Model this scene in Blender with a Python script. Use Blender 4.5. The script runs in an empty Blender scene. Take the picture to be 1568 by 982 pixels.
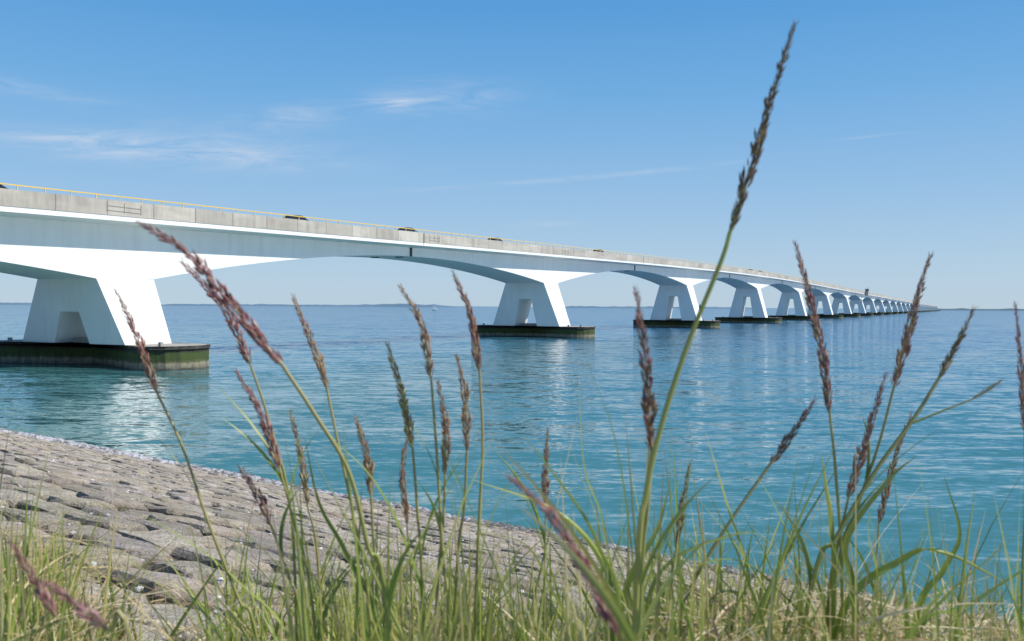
import bpy, bmesh, math, random
from mathutils import Vector, Matrix, noise
random.seed(7)
scene=bpy.context.scene
scene.view_settings.view_transform='Standard'
try: scene.view_settings.look='None'
except Exception: pass
scene.view_settings.exposure=0
EYE=5.6
# ------------------------------------------------------------------ helpers
def new_mat(name):
    m=bpy.data.materials.new(name); m.use_nodes=True
    nt=m.node_tree; nt.nodes.clear()
    return m,nt
def L(nt,a,b): nt.links.new(a,b)
def math_n(nt,op,a,b=None,c=None,clamp=False):
    n=nt.nodes.new('ShaderNodeMath'); n.operation=op; n.use_clamp=clamp
    for i,v in enumerate((a,b,c)):
        if v is None: continue
        if isinstance(v,(int,float)): n.inputs[i].default_value=v
        else: nt.links.new(v,n.inputs[i])
    return n.outputs[0]
def vmath(nt,op,a,b=None):
    n=nt.nodes.new('ShaderNodeVectorMath'); n.operation=op
    for i,v in enumerate((a,b)):
        if v is None: continue
        if isinstance(v,tuple): n.inputs[i].default_value=v
        else: nt.links.new(v,n.inputs[i])
    return n.outputs[0]
def mixc(nt,f,a,b,blend='MIX'):
    n=nt.nodes.new('ShaderNodeMix'); n.data_type='RGBA'; n.blend_type=blend
    for idx,v in ((0,f),(6,a),(7,b)):
        if isinstance(v,(int,float)): n.inputs[idx].default_value=v
        elif isinstance(v,tuple): n.inputs[idx].default_value=(*v,1) if len(v)==3 else v
        else: nt.links.new(v,n.inputs[idx])
    return n.outputs[2]
def ramp(nt,src,stops):
    n=nt.nodes.new('ShaderNodeValToRGB')
    cr=n.color_ramp
    while len(cr.elements)<len(stops): cr.elements.new(0.5)
    for e,(p,c) in zip(cr.elements,stops):
        e.position=p; e.color=(c,c,c,1) if isinstance(c,(int,float)) else (*c,1)
    nt.links.new(src,n.inputs[0]); return n.outputs[0]
def noise_n(nt,vec,scale,detail=4,rough=.55,dist=0,out=0):
    n=nt.nodes.new('ShaderNodeTexNoise'); n.inputs['Scale'].default_value=scale
    n.inputs['Detail'].default_value=detail; n.inputs['Roughness'].default_value=rough
    n.inputs['Distortion'].default_value=dist
    if vec is not None: nt.links.new(vec,n.inputs['Vector'])
    return n.outputs[out]
def mapped(nt,scale=(1,1,1),rot=(0,0,0),coord='Object'):
    tc=nt.nodes.new('ShaderNodeTexCoord'); mp=nt.nodes.new('ShaderNodeMapping')
    mp.inputs['Scale'].default_value=scale; mp.inputs['Rotation'].default_value=rot
    nt.links.new(tc.outputs[coord],mp.inputs['Vector']); return mp.outputs[0]
def finish(nt,col,rough=.7,bump=None,bstr=.3,bdist=.02,spec=.5):
    p=nt.nodes.new('ShaderNodeBsdfPrincipled')
    if isinstance(col,tuple): p.inputs['Base Color'].default_value=(*col,1)
    else: nt.links.new(col,p.inputs['Base Color'])
    if isinstance(rough,(int,float)): p.inputs['Roughness'].default_value=rough
    else: nt.links.new(rough,p.inputs['Roughness'])
    p.inputs['Specular IOR Level'].default_value=spec
    if bump is not None:
        b=nt.nodes.new('ShaderNodeBump'); b.inputs['Strength'].default_value=bstr; b.inputs['Distance'].default_value=bdist
        nt.links.new(bump,b.inputs['Height']); nt.links.new(b.outputs[0],p.inputs['Normal'])
    o=nt.nodes.new('ShaderNodeOutputMaterial'); nt.links.new(p.outputs[0],o.inputs[0]); return p
def simple(name,col,rough=.6,metal=0):
    m,nt=new_mat(name)
    v=mapped(nt); n=noise_n(nt,v,3,3)
    c=mixc(nt,n,tuple(x*.85 for x in col),tuple(min(1,x*1.1) for x in col))
    p=finish(nt,c,rough); p.inputs['Metallic'].default_value=metal
    return m
def mesh_obj(name,verts,faces,mat=None,parent=None,smooth=False,cols=None,mats=None,fmat=None):
    me=bpy.data.meshes.new(name); me.from_pydata(verts,[],faces); me.update()
    o=bpy.data.objects.new(name,me); scene.collection.objects.link(o)
    if mats:
        for m in mats: me.materials.append(m)
        if fmat: me.polygons.foreach_set('material_index',fmat)
    elif mat: me.materials.append(mat)
    if smooth: me.polygons.foreach_set('use_smooth',[True]*len(me.polygons))
    if cols:
        a=me.color_attributes.new('Col','FLOAT_COLOR','POINT')
        flat=[]
        for c in cols: flat.extend((c[0],c[1],c[2],1))
        a.data.foreach_set('color',flat)
    if parent: o.parent=parent
    return o
def empty(name,loc=(0,0,0),rz=0,parent=None):
    o=bpy.data.objects.new(name,None); scene.collection.objects.link(o)
    o.location=loc; o.rotation_euler=(0,0,rz)
    if parent: o.parent=parent
    return o
class MB:
    def __init__(s): s.v=[];s.f=[];s.m=[];s.c=[]
    def box(s,x0,x1,y0,y1,z0,z1,m=0):
        b=len(s.v)
        s.v+=[(x0,y0,z0),(x1,y0,z0),(x1,y1,z0),(x0,y1,z0),(x0,y0,z1),(x1,y0,z1),(x1,y1,z1),(x0,y1,z1)]
        for q in ((0,3,2,1),(4,5,6,7),(0,1,5,4),(1,2,6,5),(2,3,7,6),(3,0,4,7)):
            s.f.append(tuple(b+i for i in q)); s.m.append(m)
    def prism(s,A,B,m=0,caps=True):
        b=len(s.v); n=len(A); s.v+=A+B
        for i in range(n):
            j=(i+1)%n; s.f.append((b+i,b+j,b+n+j,b+n+i)); s.m.append(m)
        if caps:
            s.f.append(tuple(b+i for i in reversed(range(n)))); s.f.append(tuple(b+n+i for i in range(n))); s.m+=[m,m]
    def obj(s,name,mats,parent=None,smooth=False):
        o=mesh_obj(name,s.v,s.f,parent=parent,smooth=smooth,mats=mats,fmat=s.m,cols=s.c or None)
        bm=bmesh.new(); bm.from_mesh(o.data); bmesh.ops.recalc_face_normals(bm,faces=bm.faces); bm.to_mesh(o.data); bm.free()
        return o
# ------------------------------------------------------------------ materials
m_white,nt=new_mat('white_painted_concrete')
v=mapped(nt,(.25,.25,.25)); v2=mapped(nt,(1.2,1.2,.12))
n1=noise_n(nt,v,1,5); n2=noise_n(nt,v2,1,5)
c=mixc(nt,ramp(nt,n1,[(.35,0.),(.7,1.)]),(.80,.80,.77),(.86,.86,.83))
c=mixc(nt,ramp(nt,n2,[(.5,0.),(.8,.4)]),c,(.62,.62,.58))
finish(nt,c,.6,noise_n(nt,mapped(nt),6,4),.1,.02)
m_fascia,nt=new_mat('weathered_parapet_concrete')
v=mapped(nt,(.9,.9,.15)); v2=mapped(nt,(.13,.5,.5)); vb=mapped(nt)
sep=nt.nodes.new('ShaderNodeSeparateXYZ'); L(nt,vb,sep.inputs[0])
n1=noise_n(nt,v,1.5,6,.7); n2=noise_n(nt,v2,1,4)
c=mixc(nt,ramp(nt,n1,[(.35,0.),(.65,1.)]),(.36,.32,.27),(.56,.51,.44))
c=mixc(nt,ramp(nt,n2,[(.45,0.),(.6,.7)]),c,(.61,.56,.48))
pan=math_n(nt,'FRACT',math_n(nt,'DIVIDE',sep.outputs[0],5.0))
line=math_n(nt,'LESS_THAN',pan,.022)
pid=nt.nodes.new('ShaderNodeTexWhiteNoise'); pid.noise_dimensions='1D'
L(nt,math_n(nt,'FLOOR',math_n(nt,'DIVIDE',sep.outputs[0],5.0)),pid.inputs['W'])
c=mixc(nt,math_n(nt,'MULTIPLY',pid.outputs[0],.5),c,(.27,.24,.21))
c=mixc(nt,math_n(nt,'MULTIPLY',line,.6),c,(.08,.08,.08))
finish(nt,c,.85,n1,.3,.03)
m_base,nt=new_mat('tidal_concrete')
vb=mapped(nt); sep=nt.nodes.new('ShaderNodeSeparateXYZ'); L(nt,vb,sep.inputs[0])
nz=noise_n(nt,mapped(nt,(.6,.6,1.5)),1.3,6,.65)
h=math_n(nt,'ADD',sep.outputs[2],math_n(nt,'MULTIPLY',math_n(nt,'SUBTRACT',nz,.5),.6))
c=ramp(nt,math_n(nt,'DIVIDE',h,2.2),[(0.0,(.05,.045,.035)),(.10,(.20,.18,.13)),(.24,(.27,.24,.17)),(.31,(.09,.10,.035)),(.40,(.045,.07,.012)),(.62,(.05,.085,.013)),(.73,(.028,.027,.018)),(.88,(.05,.045,.036)),(.955,(.28,.25,.21))])
c=mixc(nt,ramp(nt,noise_n(nt,mapped(nt,(3,3,.6)),1,5),[(.42,0.),(.66,.6)]),c,(.022,.02,.014))
finish(nt,c,.8,noise_n(nt,vb,5,5),.6,.08)
m_plat,nt=new_mat('platform_concrete')
c=mixc(nt,noise_n(nt,mapped(nt),1.5,5),(.22,.20,.17),(.45,.42,.38)); finish(nt,c,.85)
m_asph=simple('asphalt',(.06,.06,.06),.9)
m_yel=simple('yellow_rail_paint',(.80,.52,.10),.5)
m_dark=simple('dark_joint',(.05,.05,.05),.7)
m_rec=simple('recess_concrete',(.28,.26,.22),.85)
m_greyp=simple('number_paint',(.55,.55,.54),.7)
# ------------------------------------------------------------------ bridge
TH=math.radians(26.3)
BR=empty('road_bridge',(0,0,0),math.radians(90)-TH)
BC=71.95; A0=58.8; SP=95.0
tab=[(-400,6.0),(-60,12.4),(58,14.65),(153,16.4),(248,17.95),(343,18.8),(440,18.9),(720,17.8),(1600,15.4),(3600,13.2),(5000,12.5)]
def lin(a):
    for (x0,y0),(x1,y1) in zip(tab,tab[1:]):
        if a<=x1: return y0+(y1-y0)*(a-x0)/(x1-x0)
    return tab[-1][1]
def zp(a): return sum(lin(a+d) for d in (-40,-25,-10,10,25,40))/6
def dep(a):
    n=(a-A0)/SP; k=round(n); d=abs(n-k)*SP
    full={0:6.75,1:6.45,2:6.15}.get(k,6.0 if k>2 else 6.8)
    t=1-max(0,(d-3.17))/(SP/2-3.17)
    return 3.15+(full-3.15)*t**1.9
KMAX=31
stations=[]
for k in range(-3,KMAX):
    c0=A0+k*SP
    nst=14 if k<8 else 6
    offs=[-SP/2+ (SP/2-3.17)*i/nst for i in range(nst)]+[-3.17]
    offs=offs+[-o for o in reversed(offs)]
    stations.append((k,[c0+o for o in offs]))
girder=MB(); road=MB(); par=MB(); edge=MB()
def sweep(mb,A,prof,m=0,eps=0):
    b=len(mb.v); n=len(prof(A[0]))
    for a in A: mb.v+= [(a,y,z) for (y,z) in prof(a)]
    for i in range(len(A)-1):
        for j in range(n):
            jj=(j+1)%n
            mb.f.append((b+i*n+j,b+i*n+jj,b+(i+1)*n+jj,b+(i+1)*n+j)); mb.m.append(m)
    mb.f.append(tuple(b+j for j in range(n))); mb.m.append(m)
    q=b+(len(A)-1)*n
    mb.f.append(tuple(q+j for j in reversed(range(n)))); mb.m.append(m)
for k,A in stations:
    A=list(A); A[0]+=.06; A[-1]-=.06
    def pg(a):
        z=zp(a); s=z-dep(a)
        return [(BC-3.85,s),(BC+3.85,s),(BC+3.85,z-1.95),(BC+5.8,z-1.72),(BC+5.8,z-1.36),(BC-5.8,z-1.36),(BC-5.8,z-1.72),(BC-3.85,z-1.95)]
    sweep(girder,A,pg)
    def pr(a):
        z=zp(a); return [(BC-5.70,z-1.35),(BC+5.70,z-1.35),(BC+5.70,z-.58),(BC-5.70,z-.58)]
    sweep(road,A,pr)
    for sgn in (-1,1):
        def pp(a):
            z=zp(a); return [(BC+sgn*5.72,z-1.33),(BC+sgn*5.97,z-1.33),(BC+sgn*5.97,z),(BC+sgn*5.72,z)]
        sweep(par,A,pp)
        def pe(a):
            z=zp(a); return [(BC+sgn*5.79,z-1.76),(BC+sgn*5.93,z-1.76),(BC+sgn*5.93,z-1.34),(BC+sgn*5.79,z-1.34)]
        sweep(edge,A,pe)
girder.obj('box_girder',[m_white],BR); road.obj('road_deck',[m_asph],BR)
par.obj('concrete_parapet',[m_fascia],BR); edge.obj('slab_edge',[m_white],BR)
rail=MB()
A=[A0-60+ i*5 for i in range(0,300)]
for sgn in (-1,1):
    yy=BC+sgn*5.84
    sweep(rail,A,lambda a:[(yy-.035,zp(a)+.32),(yy+.035,zp(a)+.32),(yy+.035,zp(a)+.41),(yy-.035,zp(a)+.41)])
    a=A[0]
    while a<900:
        z=zp(a); rail.box(a-.035,a+.035,yy-.03,yy+.03,z-.0,z+.32); a+=2.4
rail.obj('yellow_guard_rail',[m_yel],BR)
jt=MB(); rc=MB()
for k in range(-1,12):
    a=A0+SP*(k+.5); z=zp(a)
    jt.box(a-.22,a+.22,BC-3.98,BC-3.86,z-dep(a)-.02,z-1.98)
    jt.box(a-.10,a+.10,BC-6.0,BC-5.975,z-1.32,z-.02)
    for s in (-1,1):
        jt.box(a-.3,a+.3,BC+s*2.0-.5,BC+s*2.0+.5,z-dep(a)-.12,z-dep(a)-.004)
for a0,a1 in ((55,58.6),(107.8,110.5),(154,157),(249,252)):
    z=zp((a0+a1)/2)
    for dz in (-.55,-.95): rc.box(a0,a1,BC-6.0,BC-5.975,z+dz-.02,z+dz+.02)
    for a in (a0,(a0+a1)/2,a1): rc.box(a-.03,a+.03,BC-6.0,BC-5.973,z-1.05,z-.2)
jt.obj('expansion_joint',[m_dark],BR); rc.obj('parapet_panel_trim',[m_rec],BR)
legs=MB(); base=MB(); plat=MB()
ZB=2.05
def fa(z,zt): return 2.6+(3.17-2.6)*(z-ZB)/(zt-ZB)
for k in range(-2,KMAX):
    a0=A0+k*SP; zt=zp(a0)-dep(a0)+.0; zo=max(zt-3.0,ZB+1.5)
    zt2=zt
    def ow(z): return 6.75+(3.85-6.75)*(z-ZB)/(zt2-ZB)
    def pt(y,z,s): return (a0+s*fa(z,zt2),BC+y,z)
    b=len(legs.v)
    P=[(-ow(ZB),ZB),(-2.3,ZB),(2.3,ZB),(ow(ZB),ZB),(ow(zo),zo),(1.25,zo),(-1.25,zo),(-ow(zo),zo),(3.848,zt2-.003),(-3.848,zt2-.003)]
    for s in (-1,1): legs.v+=[pt(y,z,s) for y,z in P]
    q=lambda *i:tuple(b+x for x in i)
    F=[q(0,1,6,7),q(2,3,4,5),q(7,6,5,4,8,9)]
    F+=[tuple(x+10 for x in reversed(f)) for f in F]
    for i,j in ((0,7),(7,9),(4,8),(3,4),(1,6),(5,6),(2,5),(0,1),(2,3),(8,9)): F.append(q(i,j,j+10,i+10))
    legs.f+=F; legs.m+=[0]*len(F)
    def ring(L_,W_,z,n=9):
        pts=[]
        for s in (1,-1):
            for i in range(n):
                t=-math.pi/2+math.pi*i/(n-1)
                x=W_*math.sin(t)*(-s)*-1; y=(L_-W_*.8)+W_*.8*math.cos(t)
                pts.append((a0+x*s,BC+s*y,z))
        return pts
    base.prism(ring(12.25,3.55,-3),ring(12.25,3.55,1.78))
    base.prism(ring(12.35,3.65,1.78+.003),ring(12.35,3.65,ZB-.012))
    plat.prism(ring(12.1,3.4,ZB-.05),ring(12.1,3.4,ZB-.004))
    if k<6:
        for y in (-11.0,-8.6,8.6): plat.box(a0-2.6,a0-2.3,BC+y,BC+y+.3,ZB,ZB+.35)
        plat.box(a0-1.2,a0+1.0,BC-1.7,BC+1.6,ZB+.0,ZB+.45)
o=legs.obj('pier_legs',[m_white],BR)
o=base.obj('pier_foundation',[m_base],BR); plat.obj('pier_platform',[m_plat],BR)
bv=o.modifiers.new('b','BEVEL'); bv.width=.06; bv.segments=1; bv.limit_method='ANGLE'; bv.angle_limit=math.radians(50)
cu=bpy.data.curves.new('pier_number','FONT'); cu.body='540'; cu.size=.85; cu.align_x='CENTER'; cu.extrude=.004
tn=bpy.data.objects.new('pier_number',cu); scene.collection.objects.link(tn); tn.parent=BR
zt=zp(A0)-dep(A0); sl=Vector((0,2.9,zt-ZB)).normalized(); nx=Vector((1,0,0)); nn=nx.cross(sl)
zc=4.35; bb=BC-6.75+2.9*(zc-ZB)/(zt-ZB)
M=Matrix((nx,sl,nn)).transposed().to_4x4(); M.translation=Vector((A0-.1,bb,zc))+nn*.012
tn.matrix_local=M; cu.materials.append(m_greyp)
tw=MB(); at=724; z=zp(at)
tw.box(at-2,at+2,BC-8.5,BC-6.3,z-3,z+2.0); tw.box(at-2.3,at+2.3,BC-8.8,BC-6.0,z+2.0,z+2.3)
tw.box(at-2.03,at+2.03,BC-8.53,BC-6.6,z+.8,z+1.6,1)
tw.box(at-.1,at+.1,BC-8,BC-7.8,z+2.3,z+4)
tw.obj('control_cabin',[m_fascia,m_dark],BR)
# ------------------------------------------------------------------ cars
m_glass=simple('car_glass',(.02,.025,.03),.1); m_tyre=simple('tyre',(.02,.02,.02),.8)
def car(a,b,col,rev=1,h=1.48):
    e=empty('car',(0,0,0))
    ux=Vector((math.sin(TH),math.cos(TH),0)); uy=Vector((-math.cos(TH),math.sin(TH),0))
    e.location=ux*a+uy*b+Vector((0,0,zp(a)-.575)); e.rotation_euler=(0,-math.atan((zp(a+5)-zp(a-5))/10)*(1 if rev>0 else -1),math.radians(90)-TH+(0 if rev>0 else math.pi))
    mp=simple('car_paint',col,.25)
    body=MB(); W=.88
    prof=[(-2.15,.35),(-2.2,.75),(-2.05,.98),(-1.6,1.02),(.95,.98),(1.9,.82),(2.15,.6),(2.15,.32)]
    body.prism([(x,-W,z) for x,z in prof],[(x,W,z) for x,z in prof])
    roof=[(-1.35,h-.08),(-.9,h),(.1,h),(.35,h-.06)]
    body.prism([(x,-W*.72,z) for x,z in roof],[(x,W*.72,z) for x,z in roof])
    o=body.obj('body',[mp],e); bv=o.modifiers.new('b','BEVEL'); bv.width=.06; bv.segments=3
    g=MB()
    A_=[(-1.85,-W*.9,1.0),(1.05,-W*.9,.97),(1.05,W*.9,.97),(-1.85,W*.9,1.0)]
    B_=[(-1.32,-W*.7,h-.06),(.32,-W*.7,h-.06),(.32,W*.7,h-.06),(-1.32,W*.7,h-.06)]
    g.prism(A_,B_); g.obj('windows',[m_glass],e)
    w=MB()
    for x in (-1.35,1.35):
        for s in (-1,1):
            w.prism([(x+.32*math.cos(t*math.pi/8),s*.70,.32+.32*math.sin(t*math.pi/8)) for t in range(16)],[(x+.32*math.cos(t*math.pi/8),s*.89,.32+.32*math.sin(t*math.pi/8)) for t in range(16)])
    w.obj('wheels',[m_tyre],e)
    return e
for a,b,c_,r in ((47,69.8,(.03,.03,.035),1),(84.6,69.8,(.03,.03,.035),1),(107,69.5,(.05,.05,.05),-1),(135,69.8,(.03,.04,.06),1),(182,69.5,(.08,.08,.09),1),(335,69.3,(.05,.05,.05),1),(352,69.3,(.3,.05,.04),1)):
    car(a,b,c_,r,1.46)
# ------------------------------------------------------------------ terrain (dike)
NS=Vector((.611,.791,0)); NT=Vector((.791,-.611,0))   # to water / along shore
def gz(s):
    if s<1.2: return 4.7+min(0,(s+6)*.02 if s<-6 else 0)
    if s<20: return 4.7-(s-1.2)*4.7/16.95
    return 4.7-(18.8)*4.7/16.95-min(3,(s-20)*.2)
def und(p): return noise.noise(Vector((p.x*.3,p.y*.3,3)))*.05
def sst(x,a,b):
    t=max(0,min(1,(x-a)/(b-a))); return t*t*(3-2*t)
ss=[-300,-120,-60,-30,-15,-8,-4]; x=-2.0
while x<21: ss.append(x); x+=.16
ss+=[22,26,32,40,60]
ts=[-400,-250,-150,-100,-75]; x=-60
while x<25: ts.append(x); x+=.25
ts+=[30,40,60,100,160,260,400]
V=[];F=[]
for s in ss:
    for t in ts:
        p=NS*s+NT*t
        nz=noise.noise(Vector((p.x*1.7,p.y*1.7,0)))*.025+und(p)
        V.append((p.x,p.y,gz(s)-.095+nz))
nt_=len(ts)
for i in range(len(ss)-1):
    for j in range(nt_-1):
        F.append((i*nt_+j,(i+1)*nt_+j,(i+1)*nt_+j+1,i*nt_+j+1))
m_gr,nt=new_mat('dike_soil_and_gravel')
vb=mapped(nt); dp=nt.nodes.new('ShaderNodeVectorMath'); dp.operation='DOT_PRODUCT'; dp.inputs[1].default_value=(.611,.791,0); L(nt,vb,dp.inputs[0])
sv=dp.outputs['Value']
n1=noise_n(nt,vb,2.5,6,.7); n2=noise_n(nt,vb,40,3)
soil=mixc(nt,n1,(.10,.08,.05),(.22,.19,.12)); soil=mixc(nt,ramp(nt,n2,[(.4,0.),(.6,.5)]),soil,(.12,.14,.05))
grav=mixc(nt,n1,(.08,.07,.055),(.20,.17,.14)); grav=mixc(nt,ramp(nt,n2,[(.5,0.),(.7,.5)]),grav,(.38,.34,.29))
f=math_n(nt,'SUBTRACT',sv,math_n(nt,'ADD',.1,n1),clamp=True)
c=mixc(nt,f,soil,grav)
wet=nt.nodes.new('ShaderNodeMapRange'); wet.inputs[1].default_value=17.2; wet.inputs[2].default_value=18.0; L(nt,sv,wet.inputs[0])
c=mixc(nt,wet.outputs[0],c,(.09,.085,.07))
finish(nt,c,.9,n2,.7,.03)
mesh_obj('ground',V,F,m_gr,smooth=True)
m_blk,nt=new_mat('revetment_block')
at_=nt.nodes.new('ShaderNodeAttribute'); at_.attribute_name='Col'
vb=mapped(nt)
n1=noise_n(nt,vb,1.2,5,.6); n2=noise_n(nt,vb,45,5,.75); n3=noise_n(nt,vb,9,6,.7); n4=noise_n(nt,vb,.5,4,.6)
vo=nt.nodes.new('ShaderNodeTexVoronoi'); vo.inputs['Scale'].default_value=60; L(nt,vb,vo.inputs['Vector'])
c=mixc(nt,ramp(nt,n3,[(.35,0.),(.62,1.)]),(.37,.32,.265),(.63,.565,.48))
c=mixc(nt,ramp(nt,n2,[(.33,.85),(.47,0.)]),c,(.13,.112,.09))
c=mixc(nt,ramp(nt,n2,[(.57,0.),(.70,.85)]),c,(.84,.79,.71))
c=mixc(nt,ramp(nt,n1,[(.5,0.),(.68,.4)]),c,(.47,.37,.23))
c=mixc(nt,ramp(nt,n4,[(.5,0.),(.65,.35)]),c,(.36,.27,.20))
c=mixc(nt,.9,c,at_.outputs[0],'MULTIPLY')
hh=math_n(nt,'ADD',math_n(nt,'MULTIPLY',n3,2.6),math_n(nt,'ADD',math_n(nt,'MULTIPLY',n2,1.1),math_n(nt,'MULTIPLY',vo.outputs['Distance'],.6)))
finish(nt,c,.92,hh,1.0,.020,.25)
V=[];F=[];C=[]
s=-.6; row=0
while s<18.3:
    rw=.44+random.uniform(-.05,.05)
    t=-50+random.random()*.5
    while t<24:
        bw=random.uniform(.42,.74)
        cx=t+bw/2; cs=s+rw/2+noise.noise(Vector((t*.35,row*.1,0)))*.16
        gap=random.uniform(.014,.042)
        hx=bw/2-gap; hy=rw/2-random.uniform(.010,.032)
        dz=random.gauss(0,.012); tx=random.gauss(0,.030); ty=random.gauss(0,.030)
        g=random.uniform(.66,1.10); wk=sst(s+noise.noise(Vector((t*.6,row,2)))*.5,16.1,17.4); wetk=1-.70*wk
        col=(g*wetk,g*wetk*random.uniform(.94,1.0),g*wetk*random.uniform(.86,1.0))
        ch=[random.uniform(.03,.08) if random.random()<.6 else random.uniform(.09,.19) for _ in range(4)]
        cut=random.uniform(.07,.16) if random.random()<.15 else 0
        ht=hy-cut
        oc=[]
        raw=[(hx,ht-ch[0]*.6),(hx-ch[0],ht),(0,ht),(-hx+ch[1],ht),(-hx,ht-ch[1]*.6),(-hx,0),(-hx,-hy+ch[2]*.6),(-hx+ch[2],-hy),(0,-hy),(hx-ch[3],-hy),(hx,-hy+ch[3]*.6),(hx,0)]
        sk=random.uniform(-.12,.12)
        for (x,y) in raw: oc.append((x*(1-random.uniform(0,.08))+y*sk,y*(1-random.uniform(0,.09))))
        b=len(V); n=len(oc)
        for (sc,zz) in ((.62,.020),(.88,.008),(1.0,-.030),(1.0,-.19)):
            for x,y in oc:
                x2=x*sc+random.uniform(-.010,.010)*(zz>-.02); y2=y*sc+random.uniform(-.010,.010)*(zz>-.02)
                S=cs+y2; T=cx+x2
                p=NS*S+NT*T
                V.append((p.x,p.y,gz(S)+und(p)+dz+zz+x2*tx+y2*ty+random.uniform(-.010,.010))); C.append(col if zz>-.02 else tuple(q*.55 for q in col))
        F.append(tuple(b+i for i in range(n)))
        for r in range(3):
            for i in range(n):
                j=(i+1)%n; F.append((b+r*n+j,b+r*n+i,b+(r+1)*n+i,b+(r+1)*n+j))
        t+=bw
    s+=rw; row+=1
o=mesh_obj('stone_block_revetment',V,F,m_blk,cols=C)
bm=bmesh.new(); bm.from_mesh(o.data); bmesh.ops.recalc_face_normals(bm,faces=bm.faces); bm.to_mesh(o.data); bm.free()
m_peb,nt=new_mat('pebbles_and_shells')
at_=nt.nodes.new('ShaderNodeAttribute'); at_.attribute_name='Col'
c=mixc(nt,.3,at_.outputs[0],mixc(nt,noise_n(nt,mapped(nt),30,3),(.12,.12,.12),(.5,.48,.45)))
finish(nt,c,.8)
ico=bmesh.new(); bmesh.ops.create_icosphere(ico,subdivisions=1,radius=1)
iv=[v.co.copy() for v in ico.verts]; iff=[[v.index for v in f.verts] for f in ico.faces]; ico.free()
V=[];F=[];C=[]
def stone(S,T,r,col,up=.3):
    p=NS*S+NT*T; b=len(V); zz=gz(S)+und(p)+r*up-.01
    rx,ry,rz=r*random.uniform(.8,1.4),r*random.uniform(.7,1.2),r*random.uniform(.4,.8); an=random.random()*6.28
    ca,sa=math.cos(an),math.sin(an)
    for q in iv:
        k=random.uniform(.8,1.15); x=q.x*rx*k; y=q.y*ry*k
        V.append((p.x+x*ca-y*sa,p.y+x*sa+y*ca,zz+q.z*rz*k)); C.append(col)
    for f in iff: F.append([b+i for i in f])
for i in range(13000):
    T=-48+random.random()*66
    far=sst(-T,10,28)
    wd=.28+.80*far
    S=18.0-abs(random.gauss(0,wd))+random.gauss(0,.15)
    r=random.choice((.03,.04,.05,.06,.12))*random.uniform(.7,1.2)
    g=random.uniform(.18,.42)+.22*far*random.random(); col=(g*1.0,g*.96,g*1.02)
    if random.random()<.75-.5*far:
        g=random.uniform(.05,.12); col=(g,g*.92,g*.8)
    stone(S,T,r,col)
for i in range(5200):
    T=random.uniform(-28,14); S=random.uniform(0,17)
    g=random.uniform(.3,.85); stone(S,T,random.uniform(.008,.024),(g,g*.97,g*.92),.8)
mesh_obj('pebbles',V,F,m_peb,cols=C)
# ------------------------------------------------------------------ water
m_w,nt=new_mat('sea_water')
def nvec(scale,rot,detail,rough,amp,dist=0):
    vv=mapped(nt,scale,(0,0,math.radians(rot))); nc=noise_n(nt,vv,1,detail,rough,dist,out=1)
    return vmath(nt,'MULTIPLY',vmath(nt,'SUBTRACT',nc,(.5,.5,.5)),(amp*.35,amp,0))
s1=nvec((.09,.28,1),8,2,.5,.24,.3); s2=nvec((.40,1.35,1),-9,3,.6,.66,.4); s3=nvec((1.6,4.6,1),10,3,.65,.70)
slope=vmath(nt,'ADD',vmath(nt,'ADD',s1,s2),s3)
big=noise_n(nt,mapped(nt,(.006,.028,1)),1,4,.6)
gust=ramp(nt,big,[(.3,.6),(.7,1.15)])
sc_=nt.nodes.new('ShaderNodeVectorMath'); sc_.operation='SCALE'; L(nt,slope,sc_.inputs[0]); L(nt,gust,sc_.inputs['Scale'])
# constant shoreward tilt put into the normals, so reflections pick up higher, darker sky
nrm=vmath(nt,'NORMALIZE',vmath(nt,'ADD',sc_.outputs[0],(-.015,-.036,1)))
c=mixc(nt,ramp(nt,big,[(.35,0.),(.65,1.)]),(.008,.070,.150),(.014,.105,.175))
tc=nt.nodes.new('ShaderNodeTexCoord'); dp=nt.nodes.new('ShaderNodeVectorMath'); dp.operation='DOT_PRODUCT'; dp.inputs[1].default_value=(.611,.791,0); L(nt,tc.outputs['Object'],dp.inputs[0])
mr=nt.nodes.new('ShaderNodeMapRange'); mr.inputs[1].default_value=18; mr.inputs[2].default_value=190; mr.inputs[3].default_value=1; mr.inputs[4].default_value=0; L(nt,dp.outputs['Value'],mr.inputs[0])
c=mixc(nt,math_n(nt,'MULTIPLY',mr.outputs[0],.95),c,(.055,.175,.165))
df=nt.nodes.new('ShaderNodeBsdfDiffuse'); L(nt,c,df.inputs[0])
gl=nt.nodes.new('ShaderNodeBsdfGlossy'); gl.inputs['Roughness'].default_value=.05; gl.inputs[0].default_value=(.96,.98,1,1); L(nt,nrm,gl.inputs['Normal'])
fr=nt.nodes.new('ShaderNodeFresnel'); fr.inputs[0].default_value=1.33; L(nt,nrm,fr.inputs['Normal'])
fc=math_n(nt,'MINIMUM',math_n(nt,'MULTIPLY',fr.outputs[0],1.1),.72)
mx=nt.nodes.new('ShaderNodeMixShader'); L(nt,fc,mx.inputs[0]); L(nt,df.outputs[0],mx.inputs[1]); L(nt,gl.outputs[0],mx.inputs[2])
o_=nt.nodes.new('ShaderNodeOutputMaterial'); L(nt,mx.outputs[0],o_.inputs[0])
R=60000
mesh_obj('sea_water',[(-R,-R,0),(R,-R,0),(R,R,0),(-R,R,0)],[(0,1,2,3)],m_w)
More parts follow.
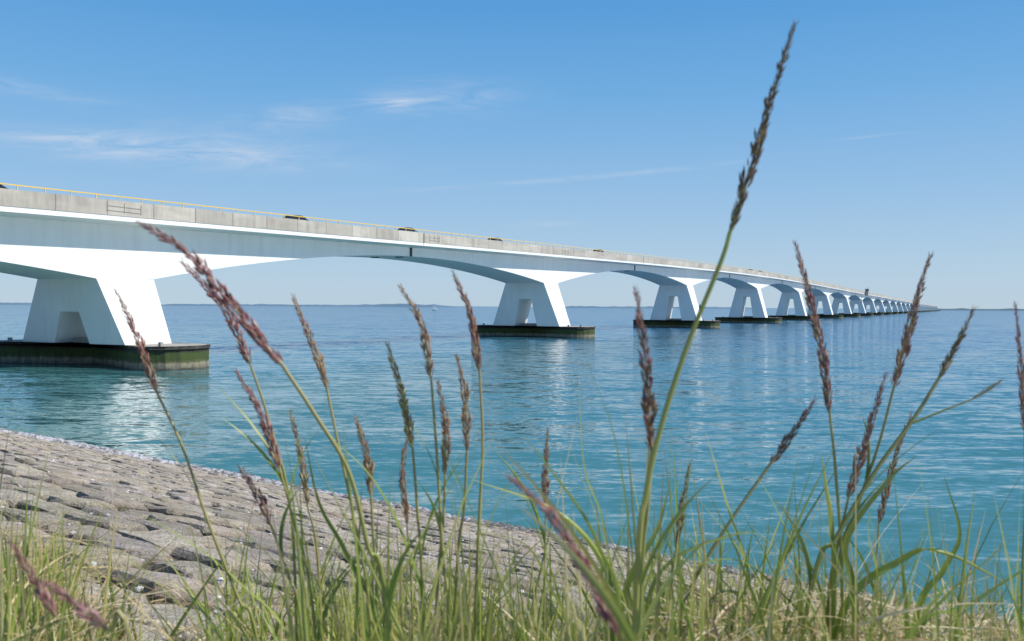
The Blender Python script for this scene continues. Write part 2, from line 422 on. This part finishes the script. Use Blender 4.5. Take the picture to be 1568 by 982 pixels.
# ------------------------------------------------------------------ distant shore
m_far=simple('hazy_far_shore',(.12,.20,.27),.95); m_far2=simple('far_shore_trees',(.08,.14,.17),.95)  # distance haze is mixed into these blue-grey base colours
def shore(name,x0,x1,y,hb,mat,seed,fn=None,step=25):
    V=[];F=[]; n=int((x1-x0)/step)
    for i in range(n+1):
        x=x0+(x1-x0)*i/n
        e=min(1,i/(n*.08+1),(n-i)/(n*.08+1))
        h=hb*(.55+.5*abs(noise.noise(Vector((x*.004,seed,0))))+.5*abs(noise.noise(Vector((x*.03,seed,5)))))
        if fn: h+=fn(x)
        h*=e
        yy=y+noise.noise(Vector((x*.002,seed,9)))*60
        V+=[(x,yy,-.5),(x,yy+15,h*.8),(x,yy+60,h),(x,yy+160,-.5)]
    for i in range(n):
        for j in range(3): F.append((i*4+j,(i+1)*4+j,(i+1)*4+j+1,i*4+j+1))
    mesh_obj(name,V,F,mat,smooth=True)
shore('distant_shore',-3600,-2550,5000,17,m_far,1)
shore('distant_shore',-2100,-250,5200,14,m_far,2,lambda x:8*math.exp(-((x+650)/180)**2))
shore('distant_shore',230,1500,5400,13,m_far,3)
shore('distant_shore',1700,3600,3900,11,m_far2,4)
bt=empty('sailboat',(-100,1180,0))
hull=MB(); hp=[(-3.6,0,.9),(-2.6,-1.1,.9),(1.5,-1.2,.95),(4.2,0,1.15),(1.5,1.2,.95),(-2.6,1.1,.9)]
hull.prism([(x*.85,y*.5,-.2) for x,y,z in hp],hp); hull.obj('hull',[m_white],bt)
sa=MB(); sa.prism([(.3,-.03,1.6),(.3,-.03,9.2),(-3.2,-.03,1.7)],[(.3,.03,1.6),(.3,.03,9.2),(-3.2,.03,1.7)])
sa.prism([(.5,-.03,1.5),(.5,-.03,7.6),(3.7,-.03,1.4)],[(.5,.03,1.5),(.5,.03,7.6),(3.7,.03,1.4)]); sa.obj('sails',[m_white],bt)
ms=MB(); ms.box(.33,.45,-.06,.06,.9,9.6); ms.obj('mast',[m_dark],bt)
by=empty('channel_marker',(222,1080,0)); b_=MB()
b_.prism([(1.2*math.cos(i*.785),1.2*math.sin(i*.785),-.5) for i in range(8)],[(.8*math.cos(i*.785),.8*math.sin(i*.785),7) for i in range(8)]); b_.box(-1.3,1.3,-1.3,1.3,7,7.5); b_.box(-.5,.5,-.5,.5,7.5,9.5); b_.obj('post',[m_dark],by)
# ------------------------------------------------------------------ grass
m_g,nt=new_mat('grass')
at_=nt.nodes.new('ShaderNodeAttribute'); at_.attribute_name='Col'
c=mixc(nt,math_n(nt,'MULTIPLY',noise_n(nt,mapped(nt,(60,60,12)),1,3),.3),at_.outputs[0],(.5,.43,.2))
pr_=nt.nodes.new('ShaderNodeBsdfPrincipled'); pr_.inputs['Roughness'].default_value=.42; pr_.inputs['Specular IOR Level'].default_value=.45; L(nt,c,pr_.inputs['Base Color'])
tr=nt.nodes.new('ShaderNodeBsdfTranslucent'); L(nt,c,tr.inputs['Color'])
mx=nt.nodes.new('ShaderNodeMixShader'); mx.inputs[0].default_value=.32; L(nt,pr_.outputs[0],mx.inputs[1]); L(nt,tr.outputs[0],mx.inputs[2])
o_=nt.nodes.new('ShaderNodeOutputMaterial'); L(nt,mx.outputs[0],o_.inputs[0])
def catmull(P,n):
    out=[]; Q=[P[0]*2-P[1]]+P+[P[-1]*2-P[-2]]
    for i in range(1,len(Q)-2):
        for k in range(n):
            t=k/n; a,b,c,d=Q[i-1],Q[i],Q[i+1],Q[i+2]
            out.append(.5*((2*b)+(c-a)*t+(2*a-5*b+4*c-d)*t*t+(3*b-a-3*c+d)*t*t*t))
    out.append(P[-1]); return out
GREENS=[(.25,.36,.04),(.34,.44,.06),(.17,.27,.035),(.42,.47,.09),(.50,.50,.13),(.12,.20,.03)]
STRAW=[(.74,.60,.36),(.82,.70,.47),(.58,.43,.23),(.62,.43,.22),(.45,.30,.16)]
def jit(c,k=.12):
    g=random.uniform(1-k,1+k); return tuple(max(0,x*g*random.uniform(.95,1.05)) for x in c)
class G:
    def __init__(s): s.V=[];s.F=[];s.C=[]
    def blade(s,path,w,col,tipcol=None,taper0=.75):
        n=len(path); b=len(s.V); tw=random.random()*6.28; side0=Vector((math.cos(tw),math.sin(tw),0))
        side0=(side0+Vector((random.choice((-1,1)),0,0))*.8).normalized()
        for i,p in enumerate(path):
            t=i/(n-1); d=(path[min(i+1,n-1)]-path[max(i-1,0)]).normalized()
            sd=(side0-d*side0.dot(d)).normalized(); nn=d.cross(sd)
            ww=w*.5*(taper0+(1-taper0)*min(1,t*4))*(1-t**2.2)+.0002
            s.V+=[p-sd*ww+nn*ww*.35,p,p+sd*ww+nn*ww*.35]
            cc=col if not tipcol else tuple(a+(b_-a)*t**2 for a,b_ in zip(col,tipcol))
            s.C+=[cc]*3
        for i in range(n-1):
            for j in (0,1): q=b+i*3+j; s.F.append((q,q+1,q+4,q+3))
    def tube(s,path,r0,r1,c0,c1,k=6):
        n=len(path); b=len(s.V)
        for i,p in enumerate(path):
            t=i/(n-1); d=(path[min(i+1,n-1)]-path[max(i-1,0)]).normalized()
            u=d.cross(Vector((.1,1,.05))).normalized(); v=d.cross(u)
            r=r0+(r1-r0)*t
            for j in range(k):
                an=6.2832*j/k; s.V.append(p+u*math.cos(an)*r+v*math.sin(an)*r); s.C.append(tuple(a+(b_-a)*t for a,b_ in zip(c0,c1)))
        for i in range(n-1):
            for j in range(k):
                jj=(j+1)%k; s.F.append((b+i*k+j,b+i*k+jj,b+(i+1)*k+jj,b+(i+1)*k+j))
    def spikelet(s,p,d,l,w,col):
        u=d.cross(Vector((random.random()-.5,random.random()-.5,random.random()-.5))).normalized(); v=d.cross(u)
        b=len(s.V); s.V.append(p)
        dk=tuple(x*.75 for x in col); s.C.append(dk)
        for (t,ww) in ((.25,.8),(.55,1.0),(.8,.5)):
            for j in range(4):
                an=j*1.5708; s.V.append(p+d*l*t+u*math.cos(an)*w*ww+v*math.sin(an)*w*ww*.7); s.C.append(col)
        s.V.append(p+d*l); s.C.append(tuple(min(1,x*1.5+.08) for x in col))
        for j in range(4):
            jj=(j+1)%4; s.F.append((b,b+1+jj,b+1+j))
            for r in (0,1): s.F.append((b+1+r*4+j,b+1+r*4+jj,b+5+r*4+jj,b+5+r*4+j))
            s.F.append((b+9+j,b+9+jj,b+13))
    def head(s,path,w,cols,sc=1):
        w*=1.2
        step=.0040*sc; acc=0
        pts=[]
        for a,b in zip(path,path[1:]):
            L_=(b-a).length
            while acc<L_:
                pts.append((a+(b-a)*(acc/L_),(b-a).normalized())); acc+=step
            acc-=L_
        n=len(pts); ph=random.random()*6
        for i,(p,d) in enumerate(pts):
            t=i/n; ww=w*(1-.8*t**1.5)*(.45+.55*min(1,t*4))*(1+.25*math.sin(i*.5+ph)+random.uniform(-.12,.12))
            for q in range(5):
                an=random.random()*6.28; u=d.cross(Vector((0,1,.1))).normalized(); v=d.cross(u)
                rad=u*math.cos(an)+v*math.sin(an)
                sd=(d+rad*random.uniform(.12,.45)).normalized()
                l=random.uniform(.010,.020)*sc*(1-.4*t)
                s.spikelet(p+rad*ww*.5,sd,l,ww*.21,jit(random.choice(cols),.3))
PUR=[(.38,.13,.17),(.52,.23,.27),(.26,.08,.11),(.62,.40,.36)]
BRN=[(.20,.12,.08),(.32,.20,.13),(.14,.08,.06),(.44,.30,.20)]
TAN=[(.54,.36,.20),(.62,.46,.28),(.40,.20,.14),(.48,.22,.19)]
GTN=[(.45,.42,.15),(.54,.45,.20),(.46,.28,.17)]
st=G()
ST=[
(1.05,[(.327,.332),(.305,.263),(.282,.188),(.26,.12),(.248,.086),(.237,.053),(.2,-.038),(.17,-.128),(.151,-.21),(.14,-.323)],5,.0068,.0036,BRN),
(1.05,[(-.419,.091),(-.37,.06),(-.333,.015),(-.303,-.023),(-.266,-.068),(-.228,-.128),(-.19,-.195),(-.168,-.285),(-.146,-.368)],5,.0086,.0034,PUR),
(1.4,[(-.614,.020),(-.579,-.05),(-.544,-.14),(-.504,-.22),(-.464,-.33),(-.414,-.45),(-.384,-.512)],3,.0066,.0032,PUR+TAN),
(1.4,[(-.499,.065),(-.434,-.01),(-.399,-.09),(-.374,-.17),(-.344,-.29),(-.334,-.43)],3,.0076,.0028,PUR),
(1.4,[(-.339,.012),(-.304,-.07),(-.284,-.13),(-.264,-.22),(-.239,-.33),(-.214,-.48)],3,.0066,.0030,TAN),
(1.4,[(-.416,-.102),(-.379,-.17),(-.354,-.25),(-.334,-.33),(-.304,-.48)],3,.0076,.0028,PUR),
(1.4,[(-.172,.028),(-.139,-.03),(-.124,-.11),(-.114,-.23),(-.104,-.38),(-.094,-.49)],3,.0068,.0030,TAN),
(1.4,[(-.089,.05),(-.064,-.01),(-.049,-.1),(-.044,-.21),(-.049,-.33),(-.054,-.48)],3,.0068,.0028,TAN+PUR),
(1.4,[(-.192,-.06),(-.169,-.14),(-.152,-.22),(-.144,-.31),(-.134,-.46)],3,.0074,.0030,GTN),
(1.4,[(-.084,-.075),(-.071,-.13),(-.068,-.22),(-.072,-.31),(-.084,-.43)],3,.0072,.0028,TAN),
(1.4,[(-.114,-.12),(-.102,-.18),(-.102,-.26),(-.104,-.33),(-.114,-.48)],3,.0072,.0028,TAN),
(1.4,[(-.236,-.17),(-.219,-.23),(-.214,-.29),(-.209,-.38),(-.194,-.49)],3,.0072,.0028,TAN),
(1.4,[(-.422,-.252),(-.389,-.30),(-.37,-.34),(-.34,-.42),(-.32,-.5)],3,.0072,.0028,PUR+TAN),
(1.05,[(.14,.017),(.151,-.053),(.158,-.128),(.162,-.165),(.158,-.233),(.151,-.36)],4,.0072,.0034,PUR+BRN),
(1.4,[(.438,.102),(.461,.01),(.478,-.07),(.488,-.16),(.496,-.25),(.506,-.43)],4,.0078,.0030,PUR+TAN),
(1.4,[(.631,.082),(.616,.02),(.596,-.07),(.586,-.12),(.566,-.21),(.536,-.31),(.506,-.43)],4,.0074,.0030,TAN+PUR),
(1.4,[(.716,.0),(.69,-.05),(.656,-.11),(.616,-.17),(.556,-.25),(.496,-.35),(.456,-.43)],3,.0046,.0042,BRN+GTN),
(1.4,[(.742,-.108),(.70,-.137),(.66,-.155),(.616,-.175)],2,.0024,.0018,GTN),
(1.4,[(.471,-.142),(.431,-.20),(.40,-.24),(.336,-.33),(.276,-.43),(.256,-.51)],3,.0054,.0036,PUR+BRN),
(1.4,[(.761,.008),(.774,-.09),(.784,-.19),(.79,-.3),(.79,-.45)],3,.0040,.0022,PUR),
(.70,[(.0,-.135),(.033,-.165),(.058,-.205),(.086,-.256),(.11,-.33)],4,.0052,.0020,PUR),
(1.05,[(-.567,-.27),(-.543,-.315),(-.52,-.36),(-.50,-.42)],3,.0050,.002,PUR),
(.70,[(-.367,-.22),(-.335,-.238),(-.312,-.2525),(-.28,-.30)],3,.0046,.002,PUR),
(1.4,[(.566,-.1),(.536,-.21),(.516,-.29),(.50,-.38),(.49,-.48)],3,.0068,.003,PUR+TAN),
(1.6,[(.065,-.22),(.06,-.29),(.062,-.36),(.06,-.45)],3,.006,.0024,TAN),
(1.75,[(-.42,-.20),(-.40,-.29),(-.39,-.38),(-.37,-.5)],3,.0070,.0026,GTN+TAN),
(1.75,[(-.20,-.24),(-.21,-.32),(-.20,-.42),(-.19,-.55)],3,.0066,.0026,TAN),
(1.6,[(.31,-.27),(.30,-.34),(.29,-.42),(.28,-.52)],3,.0062,.0026,GTN),
(1.9,[(.84,-.22),(.80,-.33),(.77,-.45),(.76,-.6)],3,.0070,.0026,TAN),
]
for ii,(Y,P,nh,hw,sr,pal) in enumerate(ST):
    sg=(1 if ii%2 else -1)*.006
    pts=[Vector((x,Y+sg*(i-3),EYE+z)) for i,(x,z) in enumerate(P)]
    last=pts[-1]; dx=(pts[-1]-pts[-2])
    if not(len(P)==4 and sr<.0019):
        k=(last.z-4.64)/max(.02,-dx.z)
        root=last+Vector((dx.x*k*.35,0,0)); root.z=4.64; pts.append(root)
    hd=catmull(list(reversed(pts[:nh])),8)
    stem=catmull(list(reversed(pts[nh-1:])),7)
    gcol=jit(random.choice([(.28,.38,.06),(.34,.43,.09),(.44,.44,.13)]))
    tcol=jit((.50,.42,.18)) if pal is not BRN else (.26,.34,.06)
    st.tube(stem,sr,sr*.65,gcol,tcol); st.tube(hd,sr*.6,.0006,tcol,pal[0])
    st.head(hd,hw,pal,1.0 if Y>1 else .8)
    cand=[i for i in range(2,len(stem)-2) if stem[i].z<EYE-.26]
    for q in range(random.choice((1,2,2)) if cand else 0):
        i=random.choice(cand); p=stem[i]; d=(stem[min(i+1,len(stem)-1)]-stem[i-1]).normalized()
        an=random.choice((0,math.pi))+random.uniform(-.8,.8); out=Vector((math.cos(an),math.sin(an)*.6,0))
        ln=random.uniform(.10,.19); path=[]
        for j in range(10):
            t=j/9; path.append(p+d*ln*t*(1-.15*t)+out*ln*(.22*t+.30*t*t))
        c1=jit(random.choice(GREENS)); st.blade(path,random.uniform(.005,.008),c1,jit(random.choice(GREENS+STRAW)))
LV=[
(1.4,[(.30,-.48),(.366,-.43),(.326,-.29),(.291,-.185)],.012),
(1.4,[(.50,-.46),(.491,-.33),(.478,-.27),(.466,-.215)],.016),
(1.4,[(.53,-.48),(.51,-.36),(.57,-.26),(.61,-.22)],.013),
(1.4,[(.19,-.48),(.176,-.31),(.151,-.18),(.111,-.08)],.007),
(1.4,[(.16,-.5),(.14,-.33),(.11,-.24),(.10,-.09)],.006),
(1.05,[(.13,-.4),(.10,-.27),(.05,-.19),(.01,-.14)],.006),
(1.4,[(.16,-.52),(.146,-.4),(.07,-.31),(-.06,-.26)],.013),
(1.4,[(.20,-.55),(.23,-.40),(.35,-.34),(.40,-.36)],.013),
(1.4,[(-.13,-.5),(-.16,-.36),(-.21,-.26),(-.27,-.20)],.009),
(1.4,[(.62,-.52),(.70,-.45),(.80,-.38),(.86,-.35)],.013),
(1.4,[(.62,-.5),(.66,-.40),(.68,-.34),(.65,-.25)],.010),
(1.4,[(-.05,-.5),(-.04,-.36),(-.01,-.28),(.03,-.22)],.010),
(1.4,[(.42,-.52),(.44,-.40),(.40,-.30),(.36,-.24)],.012),
(1.4,[(-.20,-.52),(-.25,-.38),(-.29,-.30),(-.31,-.20)],.009),
(1.4,[(-.33,-.55),(-.42,-.42),(-.52,-.34),(-.60,-.30)],.007),
(1.4,[(.50,-.5),(.60,-.38),(.66,-.37),(.76,-.42)],.013),
(1.4,[(.48,-.55),(.40,-.42),(.33,-.38),(.25,-.40)],.012),
(1.4,[(.55,-.55),(.56,-.42),(.54,-.33),(.56,-.26)],.012),
(1.4,[(.16,-.55),(.18,-.42),(.22,-.34),(.24,-.26)],.012),
(1.4,[(.10,-.55),(.06,-.43),(.02,-.36),(-.05,-.34)],.012),
]
for Y,P,w in LV:
    pts=[Vector((P[0][0],Y+.05,4.66))]+[Vector((x,Y-.01*i,EYE+z)) for i,(x,z) in enumerate(P)]
    st.blade(catmull(pts,6),w,jit(random.choice(GREENS[:4])),jit(random.choice(GREENS)))
mesh_obj('flowering_grass',st.V,st.F,m_g,cols=st.C)
gr=G()
def dens(X,Y):
    r=X/Y
    if r<-.48: return 1.0
    if r<-.33: return .08
    if r<-.24: return .42
    return 1.0
tufts=[]
while len(tufts)<420:
    Y=random.uniform(1.1,2.9); X=random.uniform(-.66,.66)*Y*1.05
    if Y>2.2 and random.random()<.4 : continue
    if random.random()<dens(X,Y): tufts.append((X,Y,0))
for i in range(120):
    Y=random.uniform(1.25,2.3); tufts.append((random.uniform(.14,.64)*Y,Y,1))
for i in range(40):
    Y=random.uniform(1.2,2.0); tufts.append((random.uniform(-.64,-.49)*Y,Y,0))
for X,Y,big_ in tufts:
    r_=X/Y
    dry=.28+(.35 if (r_>.18 or r_<-.5) and random.random()<.6 else 0)
    hk=random.uniform(.68,1.0)*(.80 if -.5<r_<-.3 else 1)
    if big_: hk=random.uniform(.85,1.06)
    tall=random.random()<.35
    for i in range(random.randint(13,27)):
        an=random.random()*6.28; r=abs(random.gauss(0,.05)); rx=X+math.cos(an)*r; ry=Y+math.sin(an)*r
        s=rx*.611+ry*.791
        z0=gz(s)-.06
        top=.93-.20*Y+.10*tall
        H=max(.16,top)*hk*random.uniform(.5,1.1)+.04; lean=abs(random.gauss(0,.26))*H; la=random.random()*6.28
        if big_: H+=max(0,s-1.2)*.12; lean*=1.4
        isd=random.random()<dry
        if isd: H*=random.uniform(.5,1.0); lean*=2.0
        dirv=Vector((math.cos(la),math.sin(la)*.7,0)); base_=Vector((rx,ry,z0)); path=[]
        ex=random.uniform(1.1,2.4); droop=random.uniform(0,.18)*(2 if isd else 1)
        for j in range(8):
            t=j/7; path.append(base_+Vector((0,0,H*(t-droop*t**3)))+dirv*lean*t**ex)
        if isd: c0=jit(random.choice(STRAW)); c1=jit(random.choice(STRAW))
        else: c0=jit(random.choice(GREENS)); c1=jit(random.choice(GREENS+[STRAW[2],STRAW[0]]))
        gr.blade(path,random.uniform(.004,.0115)*(.6 if isd else (1.2 if big_ else 1)),c0,c1)
# tangled dead stalks and leaves lying through the tussocks
for i in range(11500):
    Y=random.uniform(1.2,3.2); X=random.uniform(-.66,.66)*Y
    r_=X/Y
    if i>9500: X=random.uniform(.2,.66)*Y; r_=X/Y
    if random.random()>dens(X,Y)*(1.0 if (r_>.12 or r_<-.5) else .4): continue
    s=X*.611+Y*.791; la=random.random()*6.28; ln=random.uniform(.08,.30)
    hm=max(.12,.9-.19*Y)*(.72 if r_>.2 else .62 if r_>.12 or r_<-.5 else .42)+(max(0,s-1.2)*.10 if r_>.2 else 0)
    b0=Vector((X,Y,gz(s)+hm*random.random()**.8)); d=Vector((math.cos(la),math.sin(la),random.uniform(-.3,.7)))
    kx=Vector((random.uniform(-.3,.3),random.uniform(-.3,.3),-.35))
    path=[b0+d*ln*t/6+kx*ln*(t/6)**2 for t in range(7)]
    gr.blade(path,random.uniform(.0018,.0055),jit(random.choice(STRAW)),jit(random.choice(STRAW)))
mesh_obj('grass',gr.V,gr.F,m_g,cols=gr.C)
# ------------------------------------------------------------------ light, sky
SEL=math.radians(48); SAZ=math.radians(98)
sd=Vector((math.sin(SAZ)*math.cos(SEL),math.cos(SAZ)*math.cos(SEL),math.sin(SEL)))
sl_=bpy.data.lights.new('sun','SUN'); sl_.energy=5.0; sl_.angle=math.radians(.53); sl_.color=(1,.96,.89)
so=bpy.data.objects.new('sun',sl_); scene.collection.objects.link(so); so.rotation_euler=sd.to_track_quat('Z','Y').to_euler(); so.location=(30,0,40)
w=bpy.data.worlds.new('World'); scene.world=w; w.use_nodes=True; nt=w.node_tree; nt.nodes.clear()
sky=nt.nodes.new('ShaderNodeTexSky'); sky.sky_type='NISHITA'; sky.sun_disc=False; sky.sun_elevation=SEL; sky.sun_rotation=SAZ
sky.air_density=1.0; sky.dust_density=.3; sky.ozone_density=1.0
tc=nt.nodes.new('ShaderNodeTexCoord'); sp=nt.nodes.new('ShaderNodeSeparateXYZ'); L(nt,tc.outputs['Generated'],sp.inputs[0])
az=math_n(nt,'ARCTAN2',sp.outputs[0],sp.outputs[1]); el=math_n(nt,'ARCSINE',sp.outputs[2])
grad=ramp(nt,el,[(0.0,(.47,.63,.78)),(.05,(.41,.60,.80)),(.12,(.30,.53,.81)),(.22,(.165,.435,.79)),(.33,(.080,.335,.73)),(.7,(.045,.21,.53)),(1.0,(.035,.15,.43))])
g10=vmath(nt,'MULTIPLY',grad,(10,10,10))
base_sky=mixc(nt,.85,sky.outputs[0],g10)
cb=nt.nodes.new('ShaderNodeCombineXYZ'); L(nt,math_n(nt,'MULTIPLY',az,7),cb.inputs[0]); L(nt,math_n(nt,'ADD',math_n(nt,'MULTIPLY',el,42),math_n(nt,'MULTIPLY',az,-3)),cb.inputs[1])
cn=noise_n(nt,cb.outputs[0],1.8,8,.66,1.0)
cnr=ramp(nt,cn,[(.34,0.),(.66,1.)])
tot=None
for a0,e0,sa_,se_,slp,k in ((-.36,.152,.13,.011,-.01,.95),(-.44,.163,.10,.007,.02,.7),(-.30,.165,.10,.018,-.02,.45),(-.13,.217,.030,.009,0,1.0),(-.07,.222,.07,.017,.05,.55),(-.235,.197,.05,.012,.1,.6),(-.50,.205,.09,.007,-.1,.45),(.08,.140,.18,.0028,.08,.5),(.04,.09,.04,.003,.02,.35),(.37,.173,.03,.0012,.05,.5)):
    da=math_n(nt,'SUBTRACT',az,a0); u=math_n(nt,'DIVIDE',da,sa_)
    vv=math_n(nt,'DIVIDE',math_n(nt,'SUBTRACT',math_n(nt,'SUBTRACT',el,e0),math_n(nt,'MULTIPLY',da,slp)),se_)
    g=math_n(nt,'MULTIPLY',math_n(nt,'EXPONENT',math_n(nt,'MULTIPLY',math_n(nt,'ADD',math_n(nt,'MULTIPLY',u,u),math_n(nt,'MULTIPLY',vv,vv)),-1)),k)
    tot=g if tot is None else math_n(nt,'ADD',tot,g)
fac=math_n(nt,'MULTIPLY',math_n(nt,'MULTIPLY',tot,cnr),.52,clamp=True)
col=mixc(nt,fac,base_sky,(7.2,7.6,8.4))
bg=nt.nodes.new('ShaderNodeBackground'); bg.inputs[1].default_value=.1; L(nt,col,bg.inputs[0])
ow_=nt.nodes.new('ShaderNodeOutputWorld'); L(nt,bg.outputs[0],ow_.inputs[0])
# ------------------------------------------------------------------ camera
cd=bpy.data.cameras.new('camera'); cam=bpy.data.objects.new('camera',cd); scene.collection.objects.link(cam)
cd.sensor_width=36; cd.lens=36*1400/1568; cd.clip_start=.05; cd.clip_end=120000
cam.matrix_world=Matrix.Translation((0,0,EYE))@Matrix.Rotation(math.radians(90-.88),4,'X')@Matrix.Rotation(math.radians(.33),4,'Z')
cd.dof.use_dof=True; cd.dof.focus_distance=12; cd.dof.aperture_fstop=9
scene.camera=cam
